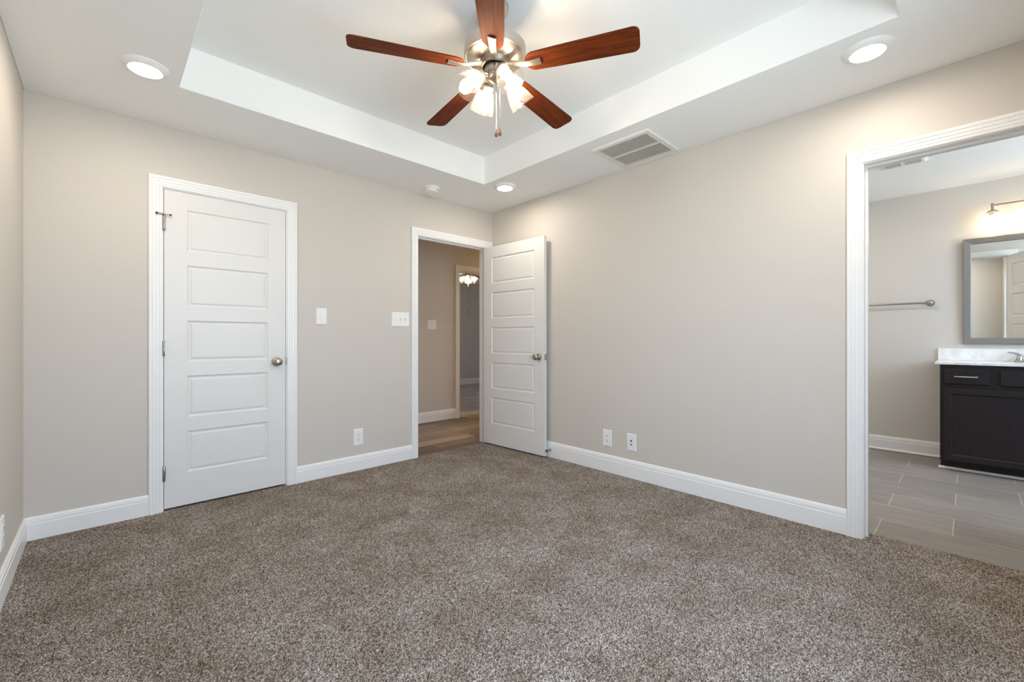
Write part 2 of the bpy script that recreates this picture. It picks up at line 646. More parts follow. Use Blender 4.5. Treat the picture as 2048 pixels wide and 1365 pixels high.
# ceiling: soffit ring, tray sides, tray top - one continuous drywall surface
def ceiling_main():
    mb = MB()
    x0, x1, y0, y1 = XL, 0.0, YF, 0.0
    tx0, tx1, ty0, ty1 = -2.721, -0.607, -3.30, -0.603
    o = [(x0, y0), (x1, y0), (x1, y1), (x0, y1)]
    t = [(tx0, ty0), (tx1, ty0), (tx1, ty1), (tx0, ty1)]
    mb.loops([[(x, y, 2.80) for x, y in o], [(x, y, H) for x, y in o], [(x, y, H) for x, y in t], [(x, y, TRAY) for x, y in t]], True, True, True)
    return tag(mb.build('ceiling', CEIL, bevel=0.004), 'white textured ceiling with a recessed tray', None, None, 'structure')


ceiling_main()
for nm, b in (('ceiling_hall', (-1.02, 3.0, T, Y1, H, 2.75)), ('ceiling_closet', (XL, -1.134, T, 0.80, H, 2.75)),
              ('ceiling_bathroom', (T, X1, -5.2, -1.9, HB, 2.75)), ('ceiling_bedroom', (-0.5, 5.0, Y1 + T, 4.83, H, 2.75))):
    tag(MB().box(*b).build(nm, CEIL), None, None, None, 'structure')


# floors
def carpet(name, x0, x1, y0, y1, step, amp, mat, zbase=0.0):
    """cut pile as a displaced grid: every node is a tuft tip of its own height"""
    rng = np.random.default_rng(3)
    nx, ny = int((x1 - x0) / step) + 1, int((y1 - y0) / step) + 1
    xs = np.linspace(x0, x1, nx)
    ys = np.linspace(y0, y1, ny)
    X, Y = np.meshgrid(xs, ys)
    Z = zbase - amp + rng.random(X.shape) * amp * 1.5
    X[:, 1:-1] += (rng.random((ny, nx - 2)) - 0.5) * step * 0.7
    Y[1:-1, :] += (rng.random((ny - 2, nx)) - 0.5) * step * 0.7
    co = np.stack([X, Y, Z], -1).reshape(-1, 3).astype(np.float32)
    i = np.arange(ny * nx).reshape(ny, nx)
    q = np.stack([i[:-1, :-1], i[:-1, 1:], i[1:, 1:], i[1:, :-1]], -1).reshape(-1, 4)
    me = bpy.data.meshes.new(name)
    me.vertices.add(len(co))
    me.vertices.foreach_set('co', co.ravel())
    me.loops.add(q.size)
    me.loops.foreach_set('vertex_index', q.ravel().astype(np.int32))
    me.polygons.add(len(q))
    me.polygons.foreach_set('loop_start', np.arange(0, q.size, 4, dtype=np.int32))
    me.polygons.foreach_set('loop_total', np.full(len(q), 4, dtype=np.int32))
    me.polygons.foreach_set('use_smooth', np.ones(len(q), dtype=bool))
    me.update()
    me.validate()
    me.materials.append(mat)
    o = bpy.data.objects.new(name, me)
    COL.objects.link(o)
    return tag(o, 'wall to wall taupe grey speckled cut pile carpet', None, None, 'structure')


carpet('floor', XL, 0.0, YF, 0.0, 0.0044, 0.0060, CARPET)
# the same carpet runs on into the two doorways
carpet('floor_threshold', EN[0], EN[1], -0.007, 0.014, 0.0044, 0.0060, CARPET)
carpet('floor_threshold', CL[0], CL[1], -0.007, 0.050, 0.0044, 0.0060, CARPET)
carpet('floor_threshold', -0.007, 0.116, BA[0], BA[1], 0.0044, 0.0060, CARPET, 0.001)
tag(MB().box(XL, 0.1145, YF, 0.0495, -0.065, -0.012).build('floor_subfloor', CARPET), None, None, None, 'structure')
tag(MB().box(-1.02, 3.0, 0.010, Y1 + 0.10, -0.06, -0.006).build('floor_hall', PLANK), 'brown and tan wood plank hall floor', None, None, 'structure')
tag(MB().box(0.115, X1, -5.2, -1.9, -0.06, -0.004).build('floor_bathroom', TILE), 'grey brown plank tile bathroom floor', None, None, 'structure')
tag(MB().box(XL, -1.134, 0.05, 0.80, -0.06, -0.02).build('floor_closet', CARPET), None, None, None, 'structure')
tag(MB().box(-0.5, 5.0, Y1 + 0.10, 4.83, -0.06, 0.004).build('floor_bedroom', CARPET_LIT), 'carpet of the far bedroom, cool window light put into its colour', None, None, 'structure')

# trims
casing('trim_closet', 'y', 0, -1, CL[0] - 0.006, CL[1] + 0.006, DH + 0.006, label='white moulded casing round the closet door')
casing('trim_entry', 'y', 0, -1, EN[0] - 0.006, EN[1] + 0.006, DH + 0.006, label='white moulded casing round the hall doorway')
casing('trim_bathroom', 'x', 0, -1, BA[0] - 0.006, BA[1] + 0.006, DH + 0.006, label='white moulded casing round the bathroom doorway')
casing('trim_bathroom_inner', 'x', T, 1, BA[0] - 0.006, BA[1] + 0.006, DH + 0.006)
casing('trim_hall', 'y', Y1, -1, R2[0] - 0.006, R2[1] + 0.006, DH + 0.006, label='white casing of the far bedroom doorway')
jamb('trim_closet_jamb', 'y', 0, T, CL[0], CL[1], DH, (0.040, 0.072))
jamb('trim_entry_jamb', 'y', 0, T, EN[0], EN[1], DH, (0.040, 0.072))
jamb('trim_bathroom_jamb', 'x', 0, T, BA[0], BA[1], DH, (0.042, 0.074))
jamb('trim_hall_jamb', 'y', Y1, Y1 + T, R2[0], R2[1], DH, (Y1 + 0.040, Y1 + 0.072))
baseboard('baseboard_back', [('y', 0, -1, XL, CL[0] - 0.074), ('y', 0, -1, CL[1] + 0.074, EN[0] - 0.074)], 0.124)
baseboard('baseboard_right', [('x', 0, -1, BA[1] + 0.074, 0.0)], 0.142)
baseboard('baseboard_left', [('x', XL, 1, YF, 0.0)], 0.124)
baseboard('baseboard_front', [('y', YF, 1, XL, 0.0)], 0.124)
baseboard('baseboard_hall', [('y', Y1, -1, -1.02, R2[0] - 0.074), ('y', Y1, -1, R2[1] + 0.074, 3.0)], 0.135)
baseboard('baseboard_bedroom', [('y', 4.83, -1, -0.5, 5.0)], 0.14)
baseboard('baseboard_bathroom', [('x', X1, -1, -3.335, -1.9)], 0.134, shoe=True)


# windows (behind the camera, in the bathroom and in the far bedroom)
def window(name, axis, p0, p1, a0, a1, z0, z1, mull):
    mb = MB()
    B = (lambda q0, q1, b0, b1, c0, c1: mb.box(q0, q1, b0, b1, c0, c1)) if axis == 'x' else \
        (lambda q0, q1, b0, b1, c0, c1: mb.box(b0, b1, q0, q1, c0, c1))
    w = 0.045
    m0, m1 = p0 + (p1 - p0) * 0.3, p0 + (p1 - p0) * 0.7
    B(m0, m1, a0, a0 + w, z0, z1)
    B(m0, m1, a1 - w, a1, z0, z1)
    B(m0, m1, a0 + w, a1 - w, z0, z0 + w)
    B(m0, m1, a0 + w, a1 - w, z1 - w, z1)
    B(m0, m1, a0 + w, a1 - w, (z0 + z1) / 2 - 0.02, (z0 + z1) / 2 + 0.02)
    for k in range(1, mull):
        a = a0 + (a1 - a0) * k / mull
        B(m0, m1, a - 0.025, a + 0.025, z0 + w, z1 - w)
    o = mb.build(name, VINYL)
    tag(o, None, None, None, 'structure')
    g = MB()
    c = (m0 + m1) / 2
    if axis == 'x':
        g.box(c - 0.002, c + 0.002, a0 + w, a1 - w, z0 + w, z1 - w)
    else:
        g.box(a0 + w, a1 - w, c - 0.002, c + 0.002, z0 + w, z1 - w)
    g.build('pane', PANE, o)


window('window_1', 'y', YF - T, YF, -2.70, -1.30, 0.53, 2.13, 2)
window('window_2', 'y', -5.314, -5.2, 0.50, 2.00, 1.00, 2.20, 2)
window('window_3', 'x', 5.0, 5.114, 1.9, 2.45, 0.70, 1.60, 1)


# ------------------------------------------------------------------ doors
def leaf_mesh(w, h, t):
    """five-panel moulded slab: x 0..w, y 0..t, z 0..h"""
    mb = MB()
    st = 0.118
    hp, top, rail = 0.268, 0.112, 0.092
    zs = []
    z = h - top
    for k in range(5):
        zs.append((z - hp, z))
        z -= hp + rail
    xa, xb = st, w - st
    for side in (0, 1):
        y0 = 0.0 if side == 0 else t
        s = 1 if side == 0 else -1
        mb.quad((0, y0, 0), (xa, y0, 0), (xa, y0, h), (0, y0, h))
        mb.quad((xb, y0, 0), (w, y0, 0), (w, y0, h), (xb, y0, h))
        edges = [h] + [v for p in zs for v in (p[1], p[0])] + [0]
        for k in range(0, len(edges), 2):
            mb.quad((xa, y0, edges[k + 1]), (xb, y0, edges[k + 1]), (xb, y0, edges[k]), (xa, y0, edges[k]))
        for za, zb in zs:
            rings = []
            for ins, dep in ((0, 0), (0.003, 0.004), (0.010, 0.0075), (0.017, 0.0075), (0.022, 0.0035), (0.030, 0.0025)):
                rings.append([(xa + ins, y0 + s * dep, za + ins), (xb - ins, y0 + s * dep, za + ins),
                              (xb - ins, y0 + s * dep, zb - ins), (xa + ins, y0 + s * dep, zb - ins)])
            mb.loops(rings, True, False, True)
    mb.quad((0, 0, 0), (0, t, 0), (0, t, h), (0, 0, h))
    mb.quad((w, 0, 0), (w, t, 0), (w, t, h), (w, 0, h))
    mb.quad((0, 0, 0), (w, 0, 0), (w, t, 0), (0, t, 0))
    mb.quad((0, 0, h), (w, 0, h), (w, t, h), (0, t, h))
    return mb


def knob_on(parent, x, y, z, sgn):
    """round door knob with rose on the face y, pointing to sgn*y"""
    M = Matrix.Translation((x, y, z)) @ Matrix.Rotation(-sgn * PI / 2, 4, 'X')
    k = MB().lathe([(0.0, 0.0), (0.031, 0.0), (0.033, 0.004), (0.030, 0.009), (0.018, 0.013), (0.0125, 0.018), (0.0115, 0.028), (0.015, 0.034),
                    (0.024, 0.040), (0.0285, 0.049), (0.0285, 0.056), (0.024, 0.063), (0.014, 0.067), (0.0, 0.068)], 32, M)
    return k.build('door_knob', NICKEL, parent, True)


def hinge_on(parent, x, y, z, sgn_y, leaf=True):
    mb = MB()
    M = Matrix.Translation((x, y, z))
    mb.lathe([(0, -0.048), (0.0045, -0.048), (0.006, -0.045), (0.0068, -0.044), (0.0068, -0.016), (0.0062, -0.0155), (0.0062, -0.0145), (0.0068, -0.014), (0.0068, 0.014),
              (0.0062, 0.0145), (0.0062, 0.0155), (0.0068, 0.016), (0.0068, 0.044), (0.006, 0.045), (0.0045, 0.048), (0, 0.048)], 14, M)
    mb.box(x - 0.009, x + 0.009, y - sgn_y * 0.0 + 0.002, y + 0.010, z - 0.044, z + 0.044)
    return mb.build('hinge', NICKEL, parent, True)


# closet door, closed
d1 = leaf_mesh(0.708, 2.031, 0.035).build('door_1', DOORW, loc=(CL[0] + 0.003, 0.0, 0.014))
tag(d1, 'closed white five panel closet door with a nickel knob', 'door', None, 'structure')
knob_on(d1, 0.646, 0.0, 0.912, -1)
for z in (1.815, 1.02, 0.224):
    hinge_on(d1, -0.0015, -0.008, z, 1)
mb = MB()   # hinge pin door stop on the top hinge
zz = 1.868
mb.lathe([(0, 0), (0.009, 0), (0.009, 0.006), (0, 0.006)], 14, Matrix.Translation((-0.0015, -0.008, zz - 0.003)))
mb.tube([(-0.0015, -0.010, zz), (-0.016, -0.017, zz), (-0.034, -0.020, zz)], 0.0035)
mb.tube([(-0.0015, -0.010, zz), (0.014, -0.015, zz), (0.028, -0.016, zz)], 0.003)
hs = mb.build('hinge_stop', NICKEL, d1, True)
mb = MB()
mb.sphere((-0.037, -0.0195, zz), 0.0075)
mb.sphere((0.031, -0.016, zz), 0.0065)
mb.build('rubber_tip', RUBBER, hs, True)
mb = MB()   # strike plate on the jamb beside the knob
mb.box(0.7085, 0.714, -0.0085, 0.02, 0.885, 0.942)
mb.build('strike_plate', NICKEL, d1)
# closet door bottom hardware: small white guide seen in the gap
# entry door, open into the room and resting by its stop
d2 = leaf_mesh(0.815, 2.031, 0.035).build('door_2', DOORW)
# local x runs from the hinge to the free edge; local y=0 face is the one the camera sees
ang = math.radians(-90 + 3.1)
d2.location = (-0.118, -0.006, 0.014)
d2.rotation_euler = (0, 0, ang)
tag(d2, 'white five panel entry door standing open by the hall doorway', 'door', None, 'structure')
knob_on(d2, 0.752, 0.0, 0.912, -1)
knob_on(d2, 0.752, 0.035, 0.912, 1)
mb = MB()
mb.box(0.8145, 0.8165, 0.006, 0.029, 0.884, 0.940)
lp = mb.build('latch_plate', NICKEL, d2)
mb = MB()
mb.box(0.8165, 0.826, 0.012, 0.023, 0.905, 0.920)
mb.build('latch_bolt', NICKEL, lp)
# bathroom door, swung into the bathroom, only its mirror image is seen
d3 = leaf_mesh(0.715, 2.031, 0.035).build('door_3', DOORW)
d3.location = (T + 0.022, BA[0] + 0.002, 0.014)
d3.rotation_euler = (0, 0, math.radians(-14))
d3.scale = (1, -1, 1)
tag(d3, 'white panelled bathroom door seen only in the mirror', 'door', None, 'structure')
knob_on(d3, 0.652, 0.0, 0.912, -1)


# ------------------------------------------------------------------ ceiling fan
def make_fan(loc, rod, base_ang, shade_ang, chains, label, cat='ceiling fan'):
    root = empty('ceiling_fan', loc, label, cat)
    m = MB().lathe([(0, 0), (0.064, 0), (0.066, -0.006), (0.062, -0.03), (0.045, -0.052), (0.022, -0.062), (0.016, -0.064)], 32)
    m.build('canopy', FANMETAL, root, True)
    MB().lathe([(0.013, -0.055), (0.013, -rod - 0.003)], 16).build('downrod', FANMETAL, root, True)
    zt = -rod
    MB().lathe([(0.012, zt + 0.004), (0.03, zt + 0.004), (0.10, zt + 0.003), (0.140, zt), (0.146, zt - 0.006), (0.146, zt - 0.050), (0.143, zt - 0.056), (0.139, zt - 0.058),
                (0.136, zt - 0.0565), (0.132, zt - 0.060), (0.105, zt - 0.068), (0.078, zt - 0.072), (0.072, zt - 0.072)], 56).build('motor_housing', FANMETAL, root, True, angle=30)
    mb = MB()
    mb.lathe([(0.078, zt - 0.070), (0.070, zt - 0.073), (0.068, zt - 0.080), (0.068, zt - 0.096), (0.064, zt - 0.099), (0.058, zt - 0.099), (0.056, zt - 0.092)], 40)
    mb.build('hub_ring', NICKEL, root, True, angle=30)
    MB().lathe([(0.0575, zt - 0.090), (0.0575, zt - 0.0935), (0.04, zt - 0.0935)], 32).build('shadow_gap', BLACK, root, True)
    mb = MB()
    mb.lathe([(0.048, zt - 0.092), (0.050, zt - 0.096), (0.050, zt - 0.132), (0.048, zt - 0.136), (0.046, zt - 0.137), (0.045, zt - 0.141), (0.040, zt - 0.152), (0.030, zt - 0.162), (0.016, zt - 0.168),
              (0.012, zt - 0.172), (0.0, zt - 0.174)], 36)
    sw = mb.build('switch_housing', NICKEL, root, True, angle=30)
    mb = MB()
    a = math.radians(227)
    c, s = math.cos(a), math.sin(a)
    mb.tube([(0.049 * c, 0.049 * s, zt - 0.114), (0.0515 * c, 0.0515 * s, zt - 0.114)], 0.004)
    mb.build('reverse_switch', BLACK, sw)
    zb = zt - 0.106
    for k in range(5):
        th = base_ang + 2 * PI * k / 5
        # blade outline, along +x
        r0, r1 = 0.150, 0.662
        w0, w1 = 0.050, 0.063
        out = []
        for i in range(17):      # root: rounded
            t = PI / 2 + PI * i / 16
            out.append((r0 + 0.05 + 0.05 * math.cos(t), w0 * math.sin(t)))
        out.append((r0 + 0.15, -w0 - 0.004))
        for i in range(5):
            t = -PI / 2 + (PI / 2) * i / 4
            out.append((r1 - 0.03 + 0.03 * math.cos(t), -(w1 - 0.03) + 0.03 * math.sin(t)))
        for i in range(5):
            t = (PI / 2) * i / 4
            out.append((r1 - 0.03 + 0.03 * math.cos(t), (w1 - 0.03) + 0.03 * math.sin(t)))
        out.append((r0 + 0.15, w0 + 0.004))
        pit = math.radians(-12)
        R = Matrix.Rotation(pit, 4, 'X')
        mb = MB()
        mb.loops([[R @ Vector((x, y, 0.003)) for x, y in out], [R @ Vector((x, y, -0.003)) for x, y in out]], True, True, True)
        b = mb.build('blade', BLADE, root, loc=(0, 0, zb), rot=(0, 0, th))
        # blade iron: curved tapering arm under the blade
        st = [(0.058, 0.014, 0.016, 0.004), (0.075, 0.014, 0.017, 0.004), (0.095, 0.009, 0.0165, 0.0045), (0.12, 0.001, 0.0155, 0.005), (0.15, -0.007, 0.0145, 0.005), (0.18, -0.0085, 0.0155, 0.0045),
              (0.205, -0.0075, 0.017, 0.004), (0.225, -0.0065, 0.018, 0.003)]
        rings = []
        for x, z, w, h in st:
            f = min(1, max(0, (x - 0.06) / 0.1))
            Rl = Matrix.Rotation(pit * f, 4, 'X')
            rings.append([Rl @ Vector((x, w * cy, z + h * cz)) for cy, cz in ((-1, 0.6), (-0.8, 1), (0.8, 1), (1, 0.6), (1, -0.5), (0.55, -1), (-0.55, -1), (-1, -0.5))])
        mb = MB()
        mb.loops(rings, True, True, True)
        mb.build('blade_iron', FANMETAL, b, True, angle=50)
    for k in range(4):
        th = shade_ang + PI / 2 * k
        tau = math.radians(48)
        c, s = math.cos(th), math.sin(th)
        ax = Vector((c * math.cos(tau), s * math.cos(tau), -math.sin(tau)))
        neck = Vector((0.074 * c, 0.074 * s, zt - 0.148))
        q = Vector((0, 0, 1)).rotation_difference(ax).to_matrix().to_4x4()
        M = Matrix.Translation(neck) @ q
        mb = MB()
        mb.tube([(0.030 * c, 0.030 * s, zt - 0.146), (0.052 * c, 0.052 * s, zt - 0.140), neck - ax * 0.004, neck + ax * 0.01], [0.010, 0.0095, 0.011, 0.012])
        mb.lathe([(0.010, -0.012), (0.022, -0.008), (0.0295, 0.0), (0.0315, 0.010), (0.0315, 0.024), (0.029, 0.026), (0.018, 0.028), (0, 0.028)], 28, M)
        fit = mb.build('lamp_fitter', FANMETAL, root, True)
        mb = MB()
        pr = [(0.029, 0.010), (0.031, 0.022), (0.037, 0.036), (0.046, 0.058), (0.054, 0.082), (0.0595, 0.105), (0.0625, 0.122), (0.0605, 0.122), (0.0575, 0.105),
              (0.052, 0.082), (0.044, 0.058), (0.035, 0.036), (0.029, 0.022)]
        mb.lathe(pr, 36, M)
        mb.build('glass_shade', SEEDED, fit, True)
        mb = MB()
        mb.lathe([(0.0, 0.026), (0.011, 0.028), (0.0125, 0.038), (0.018, 0.050), (0.0232, 0.062), (0.0245, 0.071), (0.0225, 0.081), (0.016, 0.090), (0.008, 0.094), (0, 0.095)], 24, M)
        mb.build('bulb', BULB, fit, True)
    for (px, py, ztop, zend) in chains:
        mb = MB()
        n = int((ztop - zend) / 0.006)
        pts = [(px, py, ztop - (ztop - zend) * i / 10) for i in range(11)]
        mb.tube(pts, 0.0012, 6)
        for i in range(n):
            mb.sphere((px, py, ztop - 0.006 * i), 0.0022, 6, 4)
        ch = mb.build('pull_chain', CHROME, root)
        MB().lathe([(0, zend + 0.004), (0.003, zend + 0.003), (0.004, zend - 0.004), (0.0075, zend - 0.014), (0.008, zend - 0.021), (0.0055, zend - 0.028), (0, zend - 0.030)], 16,
                   Matrix.Translation((px, py, 0))).build('pull_fob', FOBWOOD, ch, True)
    return root


fr = Vector((math.sin(YAW), -math.cos(YAW), 0))     # to the right as the photographer stood
fan_z = TRAY
ca = [(0.006 * fr.x, 0.006 * fr.y, -0.355, 2.084 - fan_z), (0.0245 * fr.x - 0.01, 0.0245 * fr.y - 0.01, -0.352, 2.082 - fan_z)]
make_fan((-1.663, -1.953, fan_z), 0.191, math.radians(10.0), math.radians(75.1), ca,
         'five blade rosewood and nickel ceiling fan hanging in the bedroom tray ceiling')
make_fan((1.643, 2.552, H), 0.095, math.radians(31.0), math.radians(46), [(-0.01, -0.01, -0.26, 1.60 - H), (0.006, 0.004, -0.26, 1.545 - H)],
         'small distant ceiling fan with lit glass shades seen through the hall doorway')


# ------------------------------------------------------------------ recessed lights, detector, vents
def downlight(loc, label, lens=LENS, group='round ceiling downlights of the bedroom'):
    root = empty('recessed_light', loc, label, 'ceiling light', group)
    MB().lathe([(0.096, 0.0), (0.0965, -0.003), (0.094, -0.006), (0.078, -0.017), (0.070, -0.0205), (0.0665, -0.0205), (0.0655, -0.017)], 48).build('trim_ring', PLASTIC, root, True)
    MB().lathe([(0.0665, -0.0175), (0.045, -0.0195), (0.0, -0.020)], 48).build('lens', lens, root, True)
    return root


downlight((-2.866, -0.705, H), 'lit round downlight in the ceiling corner above the closet door')
downlight((-0.445, -0.692, H), 'small looking lit round downlight between the tray corner and the far room corner')
downlight((-0.436, -3.178, H), 'lit round downlight above the bathroom doorway, at the upper right')
downlight((-2.89, -3.19, H), 'round downlight in the ceiling corner behind the photographer, outside the frame')
downlight((1.25, -2.45, HB), 'added round fill light in the bathroom ceiling, unseen outside the frame', BATH_FILL_LENS, None)  # added out of view to brighten the dark lower bathroom wall
downlight((2.20, 0.75, H), 'warm round downlight in the hall ceiling outside the frame', HLENS, None)

sd = empty('smoke_detector', (-0.892, -0.221, H), 'white round smoke detector on the ceiling above the hall doorway', 'smoke detector')
MB().lathe([(0.072, 0), (0.0725, -0.009), (0.070, -0.011), (0.064, -0.0115)], 40).build('mounting_plate', PLASTIC, sd, True, angle=30)
body = MB().lathe([(0.064, -0.010), (0.066, -0.013), (0.066, -0.024), (0.0635, -0.026), (0.062, -0.027), (0.063, -0.030), (0.060, -0.040), (0.050, -0.045), (0.0, -0.047)], 40).build('cover', PLASTIC, sd, True, angle=30)
for a in (-1.35, -0.75):
    c, s = math.cos(a), math.sin(a)
    p, q = Vector((c, s, 0)), Vector((-s, c, 0))
    MB().loops([[p * 0.0632 + q * w + Vector((0, 0, z)) for w, z in ((0.011, -0.0275), (0.011, -0.0295), (-0.011, -0.0295), (-0.011, -0.0275))],
                [p * 0.0668 + q * w + Vector((0, 0, z)) for w, z in ((0.011, -0.0275), (0.011, -0.0295), (-0.011, -0.0295), (-0.011, -0.0275))]], True, True, True).build('slot', DARK, body)
MB().lathe([(0, -0.0480), (0.006, -0.0478), (0.006, -0.046)], 14, Matrix.Translation((0.012, -0.030, 0.001))).build('test_button', SLAT, body)


def grille(loc, sx, sy, nslat, label, split=True, depth=0.02):
    """return air grille on the ceiling: frame, blades along x, centre bar along y, dark liner behind"""
    root = empty('return_air_grille', loc, label, 'vent')
    hx, hy = sx / 2, sy / 2
    f = 0.034
    o = [(-hx, -hy), (hx, -hy), (hx, hy), (-hx, hy)]

    def ring(i, z):
        return [(x - math.copysign(i, x), y - math.copysign(i, y), z) for x, y in o]
    MB().loops([ring(0, 0), ring(0, -0.004), ring(0.006, -0.012), ring(0.012, -0.013), ring(0.0125, -0.0105), ring(0.0135, -0.0105), ring(0.014, -0.013), ring(f, -0.013), ring(f, -0.001)], True).build('frame', VENTW, root)
    MB().box(-hx + f, hx - f, -hy + f, hy - f, -0.0015, -0.0005).build('liner', FILTER, root)
    mb = MB()
    iy = hy - f
    for k in range(nslat):
        y = -iy + (2 * iy) * (k + 0.5) / nslat
        for xa, xb in ((-hx + f, -0.006), (0.006, hx - f)):
            w = 2 * iy / nslat
            mb.loops([[(xa, y + w * 0.13, -0.0118), (xa, y + w * 0.04, -0.0123), (xa, y - w * 0.15, -0.0085), (xa, y - w * 0.06, -0.0080)],
                      [(xb, y + w * 0.13, -0.0118), (xb, y + w * 0.04, -0.0123), (xb, y - w * 0.15, -0.0085), (xb, y - w * 0.06, -0.0080)]], True, True, True)
    mb.build('louver', SLAT, root)
    MB().box(-0.006, 0.006, -iy, iy, -0.0135, -0.002).build('center_bar', VENTW, root)
    return root


grille((-0.276, -1.877, H), 0.435, 0.437, 34, 'square white return air grille on the ceiling over the right wall')

root = empty('exhaust_fan_grille', (1.44, -3.15, HB), 'white slotted vent on the bathroom ceiling just inside the doorway', 'vent')
o4 = [(-0.145, -0.140), (0.145, -0.140), (0.145, 0.140), (-0.145, 0.140)]
MB().loops([[(x - math.copysign(i, x), y - math.copysign(i, y), z) for x, y in o4] for i, z in ((0, 0), (0, -0.006), (0.02, -0.018), (0.035, -0.02))], True, False, True).build('cover', VENTW, root)
for k in range(20):
    y = -0.10 + 0.2 * k / 19
    if k in (9, 10):
        continue
    MB().box(0.02, 0.098, y - 0.0022, y + 0.0022, -0.0215, -0.0195).build('slot', GROOVE, root)
    MB().box(-0.098, -0.02, y - 0.0022, y + 0.0022, -0.0215, -0.0195).build('slot', GROOVE, root)


# ------------------------------------------------------------------ wall plates
def plate_frame(root, w, h):
    hw, hh = w / 2, h / 2
    MB().loops([[(-hw, 0, -hh), (hw, 0, -hh), (hw, 0, hh), (-hw, 0, hh)], [(-hw, -0.003, -hh), (hw, -0.003, -hh), (hw, -0.003, hh), (-hw, -0.003, hh)],
                [(-hw + 0.004, -0.0062, -hh + 0.004), (hw - 0.004, -0.0062, -hh + 0.004), (hw - 0.004, -0.0062, hh - 0.004), (-hw + 0.004, -0.0062, hh - 0.004)]], True, True, True
               ).build('cover_plate', PLASTIC, root)


def screws(root, pts):
    for x, z in pts:
        MB().lathe([(0, 0.0012), (0.0022, 0.001), (0.003, 0)], 10, Matrix.Translation((x, -0.0062, z)) @ Matrix.Rotation(PI / 2, 4, 'X')).build('screw', VENTW, root, True)


def switch(name, loc, rotz, gangs, w, h, label, ups):
    root = empty(name, loc, label, 'light switch', rot=(0, 0, rotz))
    plate_frame(root, w, h)
    xs = [(-(gangs - 1) / 2 + k) * 0.046 for k in range(gangs)]
    screws(root, [(x, s * 0.030) for x in xs for s in (-1, 1)])
    for x, up in zip(xs, ups):
        mb = MB()
        d = 0.010 * up
        mb.loops([[(x - 0.005, -0.006, -0.011), (x + 0.005, -0.006, -0.011), (x + 0.005, -0.006, 0.011), (x - 0.005, -0.006, 0.011)],
                  [(x - 0.004, -0.018, d - 0.004), (x + 0.004, -0.018, d - 0.004), (x + 0.004, -0.018, d + 0.004), (x - 0.004, -0.018, d + 0.004)]], True, False, True)
        tg = mb.build('toggle', PLASTIC, root)
        MB().box(x - 0.0062, x + 0.0062, -0.0066, -0.0060, -0.013, 0.013).build('toggle_slot', SLAT, tg)
    return root


switch('light_switch', (-1.771, 0, 1.2715), 0, 1, 0.080, 0.128, 'white single toggle switch plate on the wall right of the closet door', [-1])
switch('light_switch', (-1.0825, 0, 1.2685), 0, 3, 0.171, 0.126, 'white three toggle switch plate beside the hall doorway casing', [-1, 1, 1])
switch('light_switch', (0.140, Y1, 1.283), 0, 2, 0.128, 0.128, 'white two toggle switch plate on the dim hall wall', [-1, -1])


def outlet(loc, rotz, label):
    root = empty('wall_outlet', loc, label, 'outlet', 'duplex outlets low on the bedroom walls', rot=(0, 0, rotz))
    plate_frame(root, 0.081, 0.136)
    screws(root, [(0, 0)])
    for s in (-1, 1):
        cz = s * 0.0195
        pts = []
        for i in range(24):
            a = 2 * PI * i / 24
            pts.append((0.0172 * math.cos(a), max(-0.0135, min(0.0135, 0.0172 * math.sin(a)))))
        rc = MB().loops([[(x, -0.0055, cz + z) for x, z in pts], [(x, -0.0078, cz + z) for x, z in pts]], True, False, True).build('receptacle', PLASTIC, root)
        MB().box(-0.0078, -0.0050, -0.0082, -0.0076, cz - 0.001, cz + 0.0075).build('slot', DARK, rc)
        MB().box(0.0050, 0.0078, -0.0082, -0.0076, cz - 0.001, cz + 0.0075).build('slot', DARK, rc)
        MB().lathe([(0, 0.0006), (0.0028, 0.0006), (0.0028, 0)], 12, Matrix.Translation((0, -0.0076, cz - 0.0075)) @ Matrix.Rotation(PI / 2, 4, 'X')).build('ground_hole', DARK, rc)
    return root


outlet((-1.472, 0, 0.274), 0, 'white duplex outlet low on the wall between the closet door and the hall doorway')
outlet((0, -1.456, 0.2775), -PI / 2, 'white duplex outlet on the right wall, left of the cable jack plate')
outlet((XL, -0.705, 0.274), PI / 2, 'white duplex outlet on the left side wall, cut by the photo edge')
root = empty('cable_jack_plate', (0, -1.681, 0.281), 'white jack plate with two dark jacks on the right wall', 'outlet', rot=(0, 0, -PI / 2))
plate_frame(root, 0.081, 0.132)
screws(root, [(0, 0.045), (0, -0.045)])
MB().lathe([(0, 0.012), (0.0015, 0.012), (0.0045, 0.011), (0.0045, 0.004), (0.0075, 0.003), (0.0075, 0)], 14, Matrix.Translation((0, -0.006, 0.013)) @ Matrix.Rotation(PI / 2, 4, 'X')).build('coax_jack', NICKEL, root, True)
MB().box(-0.005, 0.005, -0.0068, -0.006, -0.024, -0.012).build('phone_jack', DARK, root)

# door stop on the right baseboard
ds = empty('door_stop', (-0.0145, -0.842, 0.067), 'small nickel door stop on the baseboard beside the open door', 'door stop')
Mx = Matrix.Rotation(-PI / 2, 4, 'Y')
MB().lathe([(0, 0), (0.012, 0), (0.012, 0.003), (0.006, 0.006), (0.005, 0.012), (0.005, 0.038), (0.008, 0.040)], 20, Mx).build('stem', NICKEL, ds, True)
MB().lathe([(0.0085, 0.040), (0.011, 0.043), (0.011, 0.052), (0.008, 0.055), (0, 0.055)], 20, Mx).build('rubber_tip', RUBBER, ds, True)

